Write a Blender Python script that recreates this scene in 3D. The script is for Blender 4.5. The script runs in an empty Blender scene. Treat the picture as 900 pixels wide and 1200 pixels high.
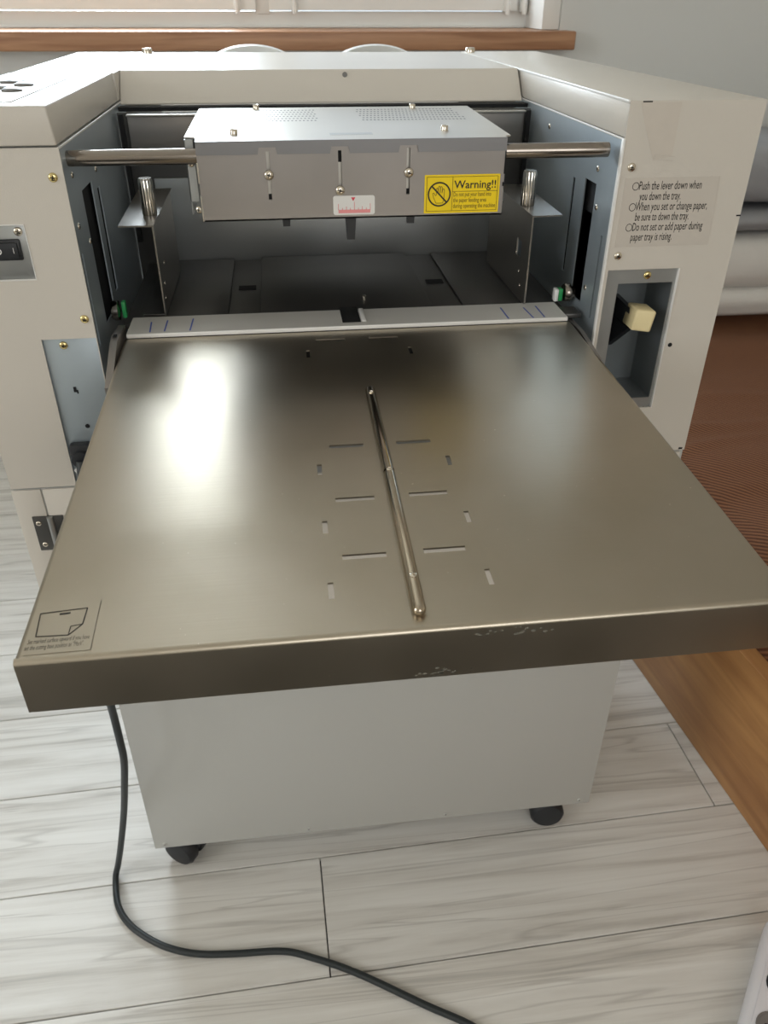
import bpy, bmesh, math, random
from mathutils import Vector, Matrix
random.seed(7)
sc = bpy.context.scene
COL = sc.collection

# ------------------------------------------------------------------ camera
YAW, PITCH, ROLL, F = -0.1275, -0.5777, 0.0047, 928.77
fw = Vector((-math.sin(YAW)*math.cos(PITCH), math.cos(YAW)*math.cos(PITCH), math.sin(PITCH)))
rt0 = Vector((math.cos(YAW), math.sin(YAW), 0)); up0 = rt0.cross(fw)
rt = rt0*math.cos(ROLL) + up0*math.sin(ROLL); up = -rt0*math.sin(ROLL) + up0*math.cos(ROLL)
cd = bpy.data.cameras.new('camera'); cam = bpy.data.objects.new('camera', cd); COL.objects.link(cam)
M = Matrix((rt, up, -fw)).transposed().to_4x4(); M.translation = Vector((-0.0658, -0.68, 1.1333))
cam.matrix_world = M
cd.sensor_fit = 'VERTICAL'; cd.sensor_height = 24.0; cd.lens = 24.0*F/1200.0
cd.clip_start = 0.02
sc.camera = cam
cd.dof.use_dof = True; cd.dof.focus_distance = 0.62; cd.dof.aperture_fstop = 13.0

# ------------------------------------------------------------------ light
w = bpy.data.worlds.new('overcast_sky'); sc.world = w; w.use_nodes = True
w.node_tree.nodes['Background'].inputs[0].default_value = (0.80, 0.90, 1.0, 1)
w.node_tree.nodes['Background'].inputs[1].default_value = 1.0
sc.view_settings.view_transform = 'Standard'; sc.view_settings.look = 'None'
sc.view_settings.gamma = 1.0; sc.view_settings.exposure = 0.0
try: sc.view_settings.use_curve_mapping = False
except Exception: pass
def area(name, loc, rot, sx, sy, power, col):
    l = bpy.data.lights.new(name, 'AREA'); l.shape = 'RECTANGLE'; l.size = sx; l.size_y = sy
    l.energy = power; l.color = col
    o = bpy.data.objects.new(name, l); COL.objects.link(o); o.location = loc; o.rotation_euler = rot
    return o
# daylight through the back and left windows, plus an added frontal fill
area('daylight_back_window', (-0.54, 1.98, 1.56), (math.radians(-90), 0, 0), 0.86, 1.0, 70, (0.80, 0.91, 1.0))
area('daylight_left_window', (-3.18, -1.35, 1.68), (0, math.radians(-90), 0), 1.35, 1.5, 45, (0.97, 0.985, 1.0))
area('added_front_fill', (0.45, -2.78, 1.62), (math.radians(90), 0, 0), 1.3, 1.2, 19, (1.0, 0.97, 0.93))  # unseen lamp added behind the camera to lift the frontal ambient light

# ------------------------------------------------------------------ materials
MATS = {}
def nodes(name):
    m = bpy.data.materials.new(name); m.use_nodes = True
    return m, m.node_tree, m.node_tree.nodes['Principled BSDF']
def srgb(r, g, b):
    f = lambda c: (c/255/12.92) if c/255 <= 0.04045 else ((c/255+0.055)/1.055)**2.4
    return (f(r), f(g), f(b), 1)
def mat(name, col, rough=0.5, metal=0.0, spec=0.5, var=0.0, scale=20, bump=0.0, bscale=200, rvar=0.0, coat=0.0, stretch=(1, 1, 1), trans=0.0):
    m, t, p = nodes(name)
    p.inputs['Roughness'].default_value = rough; p.inputs['Metallic'].default_value = metal
    p.inputs['Specular IOR Level'].default_value = spec; p.inputs['Coat Weight'].default_value = coat
    p.inputs['Base Color'].default_value = col
    N, L = t.nodes, t.links
    tc = N.new('ShaderNodeNewGeometry'); mp = N.new('ShaderNodeMapping'); mp.inputs['Scale'].default_value = stretch
    L.new(tc.outputs['Position'], mp.inputs['Vector'])
    if var > 0 or rvar > 0:
        n = N.new('ShaderNodeTexNoise'); n.inputs['Scale'].default_value = scale; n.inputs['Detail'].default_value = 6
        L.new(mp.outputs[0], n.inputs['Vector'])
        if var > 0:
            mx = N.new('ShaderNodeMix'); mx.data_type = 'RGBA'
            mx.inputs[6].default_value = tuple(c*(1-var) for c in col[:3])+(1,)
            mx.inputs[7].default_value = tuple(min(1, c*(1+var)) for c in col[:3])+(1,)
            L.new(n.outputs['Fac'], mx.inputs[0]); L.new(mx.outputs[2], p.inputs['Base Color'])
        if rvar > 0:
            r = N.new('ShaderNodeMapRange'); r.inputs['From Min'].default_value = .3; r.inputs['From Max'].default_value = .7
            r.inputs['To Min'].default_value = rough-rvar; r.inputs['To Max'].default_value = rough+rvar
            L.new(n.outputs['Fac'], r.inputs[0]); L.new(r.outputs[0], p.inputs['Roughness'])
    if bump > 0:
        n2 = N.new('ShaderNodeTexNoise'); n2.inputs['Scale'].default_value = bscale; n2.inputs['Detail'].default_value = 3
        L.new(mp.outputs[0], n2.inputs['Vector'])
        b = N.new('ShaderNodeBump'); b.inputs['Strength'].default_value = bump; b.inputs['Distance'].default_value = 0.001
        L.new(n2.outputs['Fac'], b.inputs['Height']); L.new(b.outputs[0], p.inputs['Normal'])
    MATS[name] = m
    return m
mat('putty_paint', srgb(206, 200, 190), .30, spec=.5, var=.03, scale=6, bump=.12, bscale=900)
mat('stand_paint', srgb(188, 188, 184), .5, spec=.4, var=.02, scale=5, bump=.1, bscale=700)
mat('sheet_steel', srgb(172, 174, 173), .36, metal=.75, var=.05, scale=14, rvar=.06)
mat('galvanised', srgb(172, 183, 190), .42, metal=.6, var=.05, scale=16)
mat('head_steel', srgb(156, 151, 147), .34, metal=.85, var=.04, scale=10, rvar=.05)
mat('guide_steel', srgb(134, 130, 124), .32, metal=.9, var=.05, scale=14)
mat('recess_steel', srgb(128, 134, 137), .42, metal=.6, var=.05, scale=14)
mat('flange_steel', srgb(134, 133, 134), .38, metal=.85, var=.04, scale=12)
mat('lid_steel', srgb(198, 195, 188), .36, metal=.8, var=.03, scale=10, rvar=.04)
mat('dark_steel', srgb(88, 87, 85), .42, metal=.7, var=.08, scale=14)
mat('chrome', srgb(225, 220, 212), .12, metal=1.0)
mat('dull_chrome', srgb(178, 166, 148), .16, metal=1.0)
mat('rod_steel', srgb(148, 140, 132), .2, metal=1.0)
mat('screw_steel', srgb(214, 206, 192), .2, metal=1.0)
mat('brass_screw', srgb(214, 196, 140), .2, metal=1.0)
mat('black_plastic', srgb(30, 32, 36), .45)
mat('black_rubber', srgb(34, 36, 40), .55)
mat('void_black', srgb(14, 15, 18), .8)
mat('cord_black', srgb(38, 44, 46), .45)
mat('white_plastic', srgb(226, 225, 222), .4)
mat('strip_white', srgb(196, 194, 189), .45, var=.03, scale=20)
mat('cream_plastic', srgb(222, 206, 160), .4)
mat('blue_ink', srgb(70, 92, 170), .6)
mat('red_ink', srgb(214, 70, 84), .6)
mat('pink_ink', srgb(232, 150, 150), .6)
mat('black_ink', srgb(36, 33, 30), .6)
mat('brown_ink', srgb(120, 92, 12), .6)
mat('yellow_sticker', srgb(246, 214, 8), .35)
mat('clear_sticker', srgb(199, 192, 182), .36)
mat('tape_residue', srgb(203, 195, 184), .34, var=.04, scale=90)
mat('lcd_grey', srgb(150, 160, 152), .2)
mat('button_grey', srgb(110, 108, 104), .4)
mat('green_plastic', srgb(40, 150, 84), .4)
mat('window_white', srgb(236, 236, 232), .35)
mat('wall_grey', srgb(214, 215, 212), .85, var=.02, scale=3, bump=.15, bscale=300)
mat('wall_white', srgb(216, 208, 194), .9)
mat('ceiling_white', srgb(232, 226, 214), .9)
mat('soft_grey', srgb(158, 160, 164), .9, var=.05, scale=30, bump=.3, bscale=250)
mat('soft_white', srgb(226, 224, 220), .9, var=.03, scale=30, bump=.3, bscale=200)
mat('socket_grey', srgb(128, 124, 122), .5)
mat('strip_shell', srgb(244, 244, 250), .35)

def tray_material():
    m, t, p = nodes('tray_steel'); N, L = t.nodes, t.links
    p.inputs['Metallic'].default_value = 1.0
    g = N.new('ShaderNodeNewGeometry')
    mp = N.new('ShaderNodeMapping'); mp.inputs['Scale'].default_value = (2.0, 90, 2.0); L.new(g.outputs['Position'], mp.inputs['Vector'])
    n = N.new('ShaderNodeTexNoise'); n.inputs['Scale'].default_value = 6; n.inputs['Detail'].default_value = 4; L.new(mp.outputs[0], n.inputs['Vector'])
    n2 = N.new('ShaderNodeTexNoise'); n2.inputs['Scale'].default_value = 9; n2.inputs['Detail'].default_value = 8; L.new(g.outputs['Position'], n2.inputs['Vector'])
    ramp = N.new('ShaderNodeValToRGB')
    ramp.color_ramp.elements[0].position = .3; ramp.color_ramp.elements[0].color = srgb(176, 167, 150)
    ramp.color_ramp.elements[1].position = .72; ramp.color_ramp.elements[1].color = srgb(187, 178, 163)
    L.new(n2.outputs['Fac'], ramp.inputs[0])
    # small pale scuffs
    n3 = N.new('ShaderNodeTexNoise'); n3.inputs['Scale'].default_value = 420; n3.inputs['Detail'].default_value = 1; L.new(g.outputs['Position'], n3.inputs['Vector'])
    th = N.new('ShaderNodeMapRange'); th.inputs['From Min'].default_value = .80; th.inputs['From Max'].default_value = .84; L.new(n3.outputs['Fac'], th.inputs[0])
    mx = N.new('ShaderNodeMix'); mx.data_type = 'RGBA'; mx.inputs[7].default_value = srgb(225, 220, 205)
    L.new(th.outputs[0], mx.inputs[0]); L.new(ramp.outputs[0], mx.inputs[6]); L.new(mx.outputs[2], p.inputs['Base Color'])
    r = N.new('ShaderNodeMapRange'); r.inputs['From Min'].default_value = .3; r.inputs['From Max'].default_value = .7
    r.inputs['To Min'].default_value = .29; r.inputs['To Max'].default_value = .37
    L.new(n2.outputs['Fac'], r.inputs[0]); L.new(r.outputs[0], p.inputs['Roughness'])
    b = N.new('ShaderNodeBump'); b.inputs['Strength'].default_value = .06; b.inputs['Distance'].default_value = .001
    L.new(n.outputs['Fac'], b.inputs['Height']); L.new(b.outputs[0], p.inputs['Normal'])
    MATS['tray_steel'] = m
tray_material()

def plank_material():
    m, t, p = nodes('grey_oak_plank'); N, L = t.nodes, t.links
    tc = N.new('ShaderNodeTexCoord'); oi = N.new('ShaderNodeObjectInfo')
    ml = N.new('ShaderNodeMath'); ml.operation = 'MULTIPLY'; ml.inputs[1].default_value = 37.0; L.new(oi.outputs['Random'], ml.inputs[0])
    cb = N.new('ShaderNodeCombineXYZ'); L.new(ml.outputs[0], cb.inputs[0]); L.new(ml.outputs[0], cb.inputs[1])
    ad = N.new('ShaderNodeVectorMath'); L.new(tc.outputs['Object'], ad.inputs[0]); L.new(cb.outputs[0], ad.inputs[1])
    mp = N.new('ShaderNodeMapping'); mp.inputs['Scale'].default_value = (1.1, 22, 1); L.new(ad.outputs[0], mp.inputs['Vector'])
    n = N.new('ShaderNodeTexNoise'); n.inputs['Scale'].default_value = 1.6; n.inputs['Detail'].default_value = 7; n.inputs['Roughness'].default_value = .62; n.inputs['Distortion'].default_value = .5
    L.new(mp.outputs[0], n.inputs['Vector'])
    cr = N.new('ShaderNodeValToRGB'); e = cr.color_ramp.elements
    e[0].position = .30; e[0].color = srgb(190, 187, 181)
    e[1].position = .47; e[1].color = srgb(222, 219, 213)
    e2 = e.new(.64); e2.color = srgb(234, 232, 227)
    e3 = e.new(.38); e3.color = srgb(207, 203, 196)
    L.new(n.outputs['Fac'], cr.inputs[0])
    # dark figured lines
    mp2 = N.new('ShaderNodeMapping'); mp2.inputs['Scale'].default_value = (.45, 9.5, 1); L.new(ad.outputs[0], mp2.inputs['Vector'])
    n2 = N.new('ShaderNodeTexNoise'); n2.inputs['Scale'].default_value = 2.2; n2.inputs['Detail'].default_value = 3; n2.inputs['Distortion'].default_value = .7; L.new(mp2.outputs[0], n2.inputs['Vector'])
    sb = N.new('ShaderNodeMath'); sb.operation = 'SUBTRACT'; sb.inputs[1].default_value = .5; L.new(n2.outputs['Fac'], sb.inputs[0])
    ab = N.new('ShaderNodeMath'); ab.operation = 'ABSOLUTE'; L.new(sb.outputs[0], ab.inputs[0])
    mr = N.new('ShaderNodeMapRange'); mr.inputs['From Min'].default_value = .0; mr.inputs['From Max'].default_value = .022
    mr.inputs['To Min'].default_value = .34; mr.inputs['To Max'].default_value = 0; L.new(ab.outputs[0], mr.inputs[0])
    mx = N.new('ShaderNodeMix'); mx.data_type = 'RGBA'; mx.inputs[7].default_value = srgb(150, 144, 136)
    L.new(mr.outputs[0], mx.inputs[0]); L.new(cr.outputs[0], mx.inputs[6])
    # plank to plank tone
    hs = N.new('ShaderNodeHueSaturation'); mv = N.new('ShaderNodeMapRange'); mv.inputs['To Min'].default_value = .92; mv.inputs['To Max'].default_value = 1.05
    L.new(oi.outputs['Random'], mv.inputs[0]); L.new(mv.outputs[0], hs.inputs['Value']); L.new(mx.outputs[2], hs.inputs['Color'])
    L.new(hs.outputs[0], p.inputs['Base Color']); p.inputs['Roughness'].default_value = .48
    b = N.new('ShaderNodeBump'); b.inputs['Strength'].default_value = .12; b.inputs['Distance'].default_value = .002
    L.new(n.outputs['Fac'], b.inputs['Height']); L.new(b.outputs[0], p.inputs['Normal'])
    MATS['grey_oak_plank'] = m
plank_material()

def wood_material(name, c0, c1, axis, rough=.4):
    m, t, p = nodes(name); N, L = t.nodes, t.links
    g = N.new('ShaderNodeNewGeometry'); mp = N.new('ShaderNodeMapping')
    mp.inputs['Scale'].default_value = axis; L.new(g.outputs['Position'], mp.inputs['Vector'])
    n = N.new('ShaderNodeTexNoise'); n.inputs['Scale'].default_value = 2; n.inputs['Detail'].default_value = 6; n.inputs['Distortion'].default_value = .6; L.new(mp.outputs[0], n.inputs['Vector'])
    cr = N.new('ShaderNodeValToRGB'); cr.color_ramp.elements[0].position = .32; cr.color_ramp.elements[0].color = c0
    cr.color_ramp.elements[1].position = .68; cr.color_ramp.elements[1].color = c1
    L.new(n.outputs['Fac'], cr.inputs[0]); L.new(cr.outputs[0], p.inputs['Base Color']); p.inputs['Roughness'].default_value = rough
    MATS[name] = m
wood_material('sill_wood', srgb(150, 106, 76), srgb(182, 138, 104), (2, 30, 30))
wood_material('rail_wood', srgb(158, 108, 62), srgb(196, 146, 92), (14, 1.2, 14))

def cover_material():
    m, t, p = nodes('brown_cover'); N, L = t.nodes, t.links
    g = N.new('ShaderNodeNewGeometry')
    wv = N.new('ShaderNodeTexWave'); wv.wave_type = 'BANDS'; wv.bands_direction = 'DIAGONAL'; wv.inputs['Scale'].default_value = 58; wv.inputs['Distortion'].default_value = .6
    wv.inputs['Detail'].default_value = 1; L.new(g.outputs['Position'], wv.inputs['Vector'])
    cr = N.new('ShaderNodeValToRGB'); cr.color_ramp.elements[0].color = srgb(82, 46, 27); cr.color_ramp.elements[1].color = srgb(142, 96, 64)
    L.new(wv.outputs['Fac'], cr.inputs[0]); L.new(cr.outputs[0], p.inputs['Base Color']); p.inputs['Roughness'].default_value = .9
    b = N.new('ShaderNodeBump'); b.inputs['Strength'].default_value = .5; b.inputs['Distance'].default_value = .002
    L.new(wv.outputs['Fac'], b.inputs['Height']); L.new(b.outputs[0], p.inputs['Normal'])
    MATS['brown_cover'] = m
cover_material()

def pane_material():
    m = bpy.data.materials.new('window_glass'); m.use_nodes = True; t = m.node_tree; t.nodes.clear()
    o = t.nodes.new('ShaderNodeOutputMaterial'); tr = t.nodes.new('ShaderNodeBsdfTransparent'); gl = t.nodes.new('ShaderNodeBsdfGlossy')
    gl.inputs['Roughness'].default_value = .02; mx = t.nodes.new('ShaderNodeMixShader'); mx.inputs[0].default_value = .06
    t.links.new(tr.outputs[0], mx.inputs[1]); t.links.new(gl.outputs[0], mx.inputs[2]); t.links.new(mx.outputs[0], o.inputs[0])
    MATS['window_glass'] = m
pane_material()

# ------------------------------------------------------------------ helpers
WPOS = {}
def thing(name, label, cat, loc, group=None):
    o = bpy.data.objects.new(name, None); COL.objects.link(o); o.empty_display_size = .05
    o.location = loc; WPOS[o] = Vector(loc); o['label'] = label; o['category'] = cat
    if group: o['group'] = group
    return o
def tag(o, label, cat, group=None):
    o['label'] = label; o['category'] = cat
    if group: o['group'] = group
    return o
def struct(o):
    o['kind'] = 'structure'; return o
def link(name, me, wpos, parent):
    o = bpy.data.objects.new(name, me); COL.objects.link(o)
    WPOS[o] = Vector(wpos)
    if parent is not None:
        o.parent = parent; o.location = WPOS[o]-WPOS[parent]
    else: o.location = wpos
    return o
def finish(name, bm, m, parent=None, smooth=True, ang=35):
    """bm in world coordinates -> one object with its origin at the middle of its box"""
    bmesh.ops.recalc_face_normals(bm, faces=bm.faces[:])
    if len(bm.verts):
        lo = Vector([min(v.co[i] for v in bm.verts) for i in range(3)]); hi = Vector([max(v.co[i] for v in bm.verts) for i in range(3)])
    c = (lo+hi)/2
    for v in bm.verts: v.co -= c
    if smooth:
        for f in bm.faces: f.smooth = True
        a = math.radians(ang)
        for e in bm.edges:
            if len(e.link_faces) == 2 and e.calc_face_angle(0) > a: e.smooth = False
    me = bpy.data.meshes.new(name); bm.to_mesh(me); bm.free()
    for x in (m if isinstance(m, (list, tuple)) else [m]): me.materials.append(MATS[x])
    return link(name, me, c, parent)
def add_box(bm, x0, x1, y0, y1, z0, z1, bev=0.0, seg=2, fn=None, mi=0):
    vs = [bm.verts.new((x, y, z)) for x in (x0, x1) for y in (y0, y1) for z in (z0, z1)]
    idx = [(0, 1, 3, 2), (4, 6, 7, 5), (0, 4, 5, 1), (2, 3, 7, 6), (0, 2, 6, 4), (1, 5, 7, 3)]
    fs = [bm.faces.new([vs[i] for i in q]) for q in idx]
    for f in fs: f.material_index = mi
    geo = vs
    if bev > 0:
        es = list({e for f in fs for e in f.edges})
        r = bmesh.ops.bevel(bm, geom=es, offset=bev, segments=seg, profile=.5, affect='EDGES')
        geo = list({v for f in r['faces'] for v in f.verts} | {v for v in vs if v.is_valid})
        for f in r['faces']: f.material_index = mi
    if fn:
        for v in geo: v.co = Vector(fn(*v.co))
    return geo
def box(name, x0, x1, y0, y1, z0, z1, m, parent=None, bev=.0008, seg=2, fn=None):
    bm = bmesh.new(); add_box(bm, x0, x1, y0, y1, z0, z1, bev, seg, fn); return finish(name, bm, m, parent)
def add_plate(bm, u0, u1, v0, v1, holes, t, fn):
    """slab in u, v with rectangular holes; fn(u, v, w) -> world, w from 0 (front) to t"""
    us = sorted({u0, u1, *[h[0] for h in holes], *[h[1] for h in holes]}); vs = sorted({v0, v1, *[h[2] for h in holes], *[h[3] for h in holes]})
    us = [u for u in us if u0 <= u <= u1]; vs = [v for v in vs if v0 <= v <= v1]
    solid = {}
    for i in range(len(us)-1):
        for j in range(len(vs)-1):
            cu, cv = (us[i]+us[i+1])/2, (vs[j]+vs[j+1])/2
            solid[i, j] = not any(h[0] < cu < h[1] and h[2] < cv < h[3] for h in holes)
    V = {}
    def g(i, j, k):
        if (i, j, k) not in V: V[i, j, k] = bm.verts.new(fn(us[i], vs[j], t*k))
        return V[i, j, k]
    for (i, j), s in solid.items():
        if not s: continue
        bm.faces.new([g(i, j, 0), g(i+1, j, 0), g(i+1, j+1, 0), g(i, j+1, 0)])
        bm.faces.new([g(i, j, 1), g(i, j+1, 1), g(i+1, j+1, 1), g(i+1, j, 1)])
        for (di, dj, a, b) in ((-1, 0, (i, j), (i, j+1)), (1, 0, (i+1, j), (i+1, j+1)), (0, -1, (i, j), (i+1, j)), (0, 1, (i, j+1), (i+1, j+1))):
            if not solid.get((i+di, j+dj), False):
                bm.faces.new([g(*a, 0), g(*b, 0), g(*b, 1), g(*a, 1)])
def plate(name, u0, u1, v0, v1, holes, t, fn, m, parent=None):
    bm = bmesh.new(); add_plate(bm, u0, u1, v0, v1, holes, t, fn); return finish(name, bm, m, parent, ang=20)
def facing_front(y): return lambda u, v, w_: (u, y+w_, v)
def add_lathe(bm, c, axis, prof, n=16, ell=(1, 1), mi=0):
    """prof: (radius, along axis)"""
    ax = Vector(axis).normalized(); a = ax.orthogonal().normalized(); b = ax.cross(a); c = Vector(c)
    rings = []
    for r, h in prof:
        if r < 1e-7: rings.append([bm.verts.new(c+ax*h)])
        else: rings.append([bm.verts.new(c+ax*h+(a*math.cos(2*math.pi*k/n)*ell[0]+b*math.sin(2*math.pi*k/n)*ell[1])*r) for k in range(n)])
    for p, q in zip(rings, rings[1:]):
        for k in range(n):
            k2 = (k+1) % n
            if len(p) == 1 and len(q) == 1: continue
            if len(p) == 1: f = bm.faces.new([p[0], q[k], q[k2]])
            elif len(q) == 1: f = bm.faces.new([p[k], p[k2], q[0]])
            else: f = bm.faces.new([p[k], p[k2], q[k2], q[k]])
            f.material_index = mi
def lathe(name, c, axis, prof, m, parent=None, n=20):
    bm = bmesh.new(); add_lathe(bm, c, axis, prof, n); return finish(name, bm, m, parent, ang=40)
def add_prism(bm, pts, d, mi=0):
    """pts: closed 3-D outline; d: extrusion vector"""
    a = [bm.verts.new(p) for p in pts]; b = [bm.verts.new(Vector(p)+Vector(d)) for p in pts]
    fs = [bm.faces.new(a), bm.faces.new(b[::-1])]
    for k in range(len(a)):
        fs.append(bm.faces.new([a[k], b[k], b[(k+1) % len(a)], a[(k+1) % len(a)]]))
    for f in fs: f.material_index = mi
def prism(name, pts, d, m, parent=None):
    bm = bmesh.new(); add_prism(bm, pts, d); return finish(name, bm, m, parent, ang=20)
def add_tube(bm, pts, r, n=10):
    pts = [Vector(p) for p in pts]; prev = None; a = None
    for i, p in enumerate(pts):
        t = (pts[min(i+1, len(pts)-1)]-pts[max(i-1, 0)]).normalized()
        a = t.orthogonal().normalized() if a is None else (a-t*a.dot(t)).normalized()
        b = t.cross(a)
        ring = [bm.verts.new(p+(a*math.cos(2*math.pi*k/n)+b*math.sin(2*math.pi*k/n))*r) for k in range(n)]
        if prev:
            for k in range(n): bm.faces.new([prev[k], prev[(k+1) % n], ring[(k+1) % n], ring[k]])
        else: bm.faces.new(ring[::-1])
        prev = ring
    bm.faces.new(prev)
def smooth_path(pts, k=8):
    P = [Vector(p) for p in pts]; P = [P[0]*2-P[1]]+P+[P[-1]*2-P[-2]]; out = []
    for i in range(1, len(P)-2):
        for j in range(k):
            t = j/k; p0, p1, p2, p3 = P[i-1:i+3]
            out.append(.5*((2*p1)+(p2-p0)*t+(2*p0-5*p1+4*p2-p3)*t*t+(3*p1-p0-3*p2+p3)*t**3))
    return out+[P[-2]]
def strip(bm, p, q, wd, nrm, mi=0, th=.00012):
    p, q, nrm = Vector(p), Vector(q), Vector(nrm).normalized()
    s = (q-p).normalized().cross(nrm)*wd/2
    add_prism(bm, [p-s, q-s, q+s, p+s], nrm*th, mi)
def text_into(bm, lines, org, U, V, size, gap, xs=1.0, indent=None, widths=None, weight=0.0):
    """flat lettering, each line at org - k*gap*V"""
    org, U, V = Vector(org), Vector(U), Vector(V)
    for k, s in enumerate(lines):
        cu = bpy.data.curves.new('lettering', 'FONT'); cu.body = s; cu.size = 1.0; cu.resolution_u = 2; cu.offset = weight
        ob = bpy.data.objects.new('lettering', cu); COL.objects.link(ob)
        dg = bpy.context.evaluated_depsgraph_get(); me = bpy.data.meshes.new_from_object(ob.evaluated_get(dg))
        t = bmesh.new(); t.from_mesh(me); mp = {}
        if widths: xs = widths[k]/(max(v.co.x for v in t.verts)*size)
        for v in t.verts:
            u = v.co.x*size*xs+(indent[k] if indent else 0)
            mp[v] = bm.verts.new(org+U*u+V*(v.co.y*size-k*gap))
        for f in t.faces:
            try: bm.faces.new([mp[v] for v in f.verts])
            except ValueError: pass
        t.free(); bpy.data.objects.remove(ob); bpy.data.curves.remove(cu); bpy.data.meshes.remove(me)
_screw = {}
def screw(c, nrm, r, parent, m='screw_steel', h=.45):
    key = (tuple(nrm), round(r, 5), m)
    if key not in _screw:
        bm = bmesh.new(); ax = Vector(nrm).normalized()
        add_lathe(bm, (0, 0, 0), ax, [(r, 0), (r, r*.12), (r*.9, r*h*.55), (r*.7, r*h*.85), (r*.4, r*h), (0, r*h*1.02)], 14)
        a = ax.orthogonal().normalized().lerp(ax.cross(ax.orthogonal()).normalized(), .35).normalized(); b = ax.cross(a)
        for d, e in ((a, b), (b, a)):
            o = ax*r*h*.9
            add_prism(bm, [o-d*r*.45-e*r*.09, o+d*r*.45-e*r*.09, o+d*r*.45+e*r*.09, o-d*r*.45+e*r*.09], ax*r*h*.16, 1)
        bmesh.ops.recalc_face_normals(bm, faces=bm.faces[:])
        for f in bm.faces: f.smooth = True
        me = bpy.data.meshes.new('screw'); bm.to_mesh(me); bm.free(); me.materials.append(MATS[m]); me.materials.append(MATS['void_black'])
        _screw[key] = me
    return link('screw', _screw[key], c, parent)

# ------------------------------------------------------------------ the room
RX0, RX1, RY0, RY1, RZ = -3.0, 2.0, -2.6, 1.57, 2.5
SILLZ = 1.062
WX0, WX1, WZ1 = -0.98, 0.66, 2.05            # back window opening
L0, L1, LZ0, LZ1 = -2.15, -0.55, 1.0, 2.36   # left window opening
fl = struct(box('floor', RX0, RX1, RY0, RY1, -.08, -.011, 'dark_steel', bev=0))
ang = .022; ca, sa = math.cos(ang), math.sin(ang)
PX, PY = -0.068, 0.0715                       # a plank corner (rows run along the rotated x axis)
ROWW, PLEN, GAP = .182, 1.285, .0010
def plank_mesh(l):
    bm = bmesh.new(); add_box(bm, -l/2+GAP, l/2-GAP, -ROWW/2+GAP, ROWW/2-GAP, -.011, 0, .0006, 1)
    for v in bm.verts: v.co = Vector((v.co.x*ca-v.co.y*sa, v.co.x*sa+v.co.y*ca, v.co.z))
    bmesh.ops.recalc_face_normals(bm, faces=bm.faces[:])
    me = bpy.data.meshes.new('plank'); bm.to_mesh(me); bm.free(); me.materials.append(MATS['grey_oak_plank']); return me
whole = plank_mesh(PLEN)
rows = {-1: 0.0, 0: None}
for k in range(-15, 10):
    v = (k+.5)*ROWW
    off = {-2: .75, -1: 0.0, 0: .661, 1: .25, 2: .95}.get(k, random.uniform(0, PLEN))
    a = off-4*PLEN
    while a < 2.4:
        b = a+PLEN; lo, hi = max(a, RX0-PX+.03), min(b, RX1-PX-.03); cy = PY+v+((lo+hi)/2)*sa
        if hi-lo > .12 and RY0+.09 < cy < RY1-.075:
            full = abs(hi-lo-PLEN) < 1e-6
            u = (lo+hi)/2
            link('plank', whole if full else plank_mesh(hi-lo), (PX+u*ca-v*sa, PY+u*sa+v*ca, 0), fl)
        a = b
struct(plate('wall_back', RX0, RX1, 0, RZ, [(WX0, WX1, SILLZ-.04, WZ1)], .32, facing_front(RY1), 'wall_grey'))
struct(plate('wall_left', RY0, RY1, 0, RZ, [(L0, L1, LZ0, LZ1)], .16, lambda u, v, w_: (RX0-w_, u, v), 'wall_white'))
struct(box('wall_right', RX1, RX1+.1, RY0, RY1, 0, RZ, 'wall_white', bev=0))
struct(plate('wall_front', RX0, RX1, 0, RZ, [(-.25, 1.15, 1.0, 2.25)], .1, lambda u, v, w_: (u, RY0-w_, v), 'wall_white'))
w3 = struct(plate('added_fill_window', -.25, 1.15, 1.0, 2.25, [(-.18, .41, 1.07, 2.18), (.49, 1.08, 1.07, 2.18)], .06, lambda u, v, w_: (u, RY0-.02-w_, v), 'window_white'))  # unseen frame added around the opening for the front fill lamp
for a, b in ((-.19, .42), (.48, 1.09)): box('pane', a, b, RY0-.055, RY0-.049, 1.06, 2.19, 'window_glass', w3, bev=0)
struct(box('ceiling', RX0, RX1, RY0, RY1, RZ, RZ+.1, 'ceiling_white', bev=0))
# sill board
struct(box('trim_1', WX0-.02, .682, 1.50, 1.90, SILLZ-.040, SILLZ, 'sill_wood', bev=.004, seg=3))
# back window: frame, two sashes with panes, hinges
wy = 1.73
win = struct(plate('window_1', WX0, .615, SILLZ+.001, WZ1, [(WX0+.045, .57, SILLZ+.036, WZ1-.045)], .07, facing_front(wy), 'window_white'))
box('reveal_lining', .615, .659, 1.575, 1.86, SILLZ+.001, WZ1, 'window_white', win, bev=.001)
box('sill_joint', WX0+.01, .61, wy-.012, wy, SILLZ+.0005, SILLZ+.006, 'window_white', win, bev=.001)
for x0, x1 in ((WX0+.032, -.092), (-.058, .585)):
    s = plate('sash', x0, x1, SILLZ+.039, WZ1-.035, [(x0+.06, x1-.06, SILLZ+.10, WZ1-.095)], .06, facing_front(wy-.016), 'window_white', win)
    box('pane', x0+.055, x1-.055, wy+.01, wy+.016, SILLZ+.095, WZ1-.09, 'window_glass', s, bev=0)
    box('glazing_bead', x0+.058, x1-.058, wy-.020, wy-.012, SILLZ+.098, SILLZ+.106, 'window_white', s, bev=.001)
box('mullion', -.093, -.057, wy-.006, wy+.05, SILLZ+.03, WZ1-.04, 'window_white', win, bev=.001)
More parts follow.
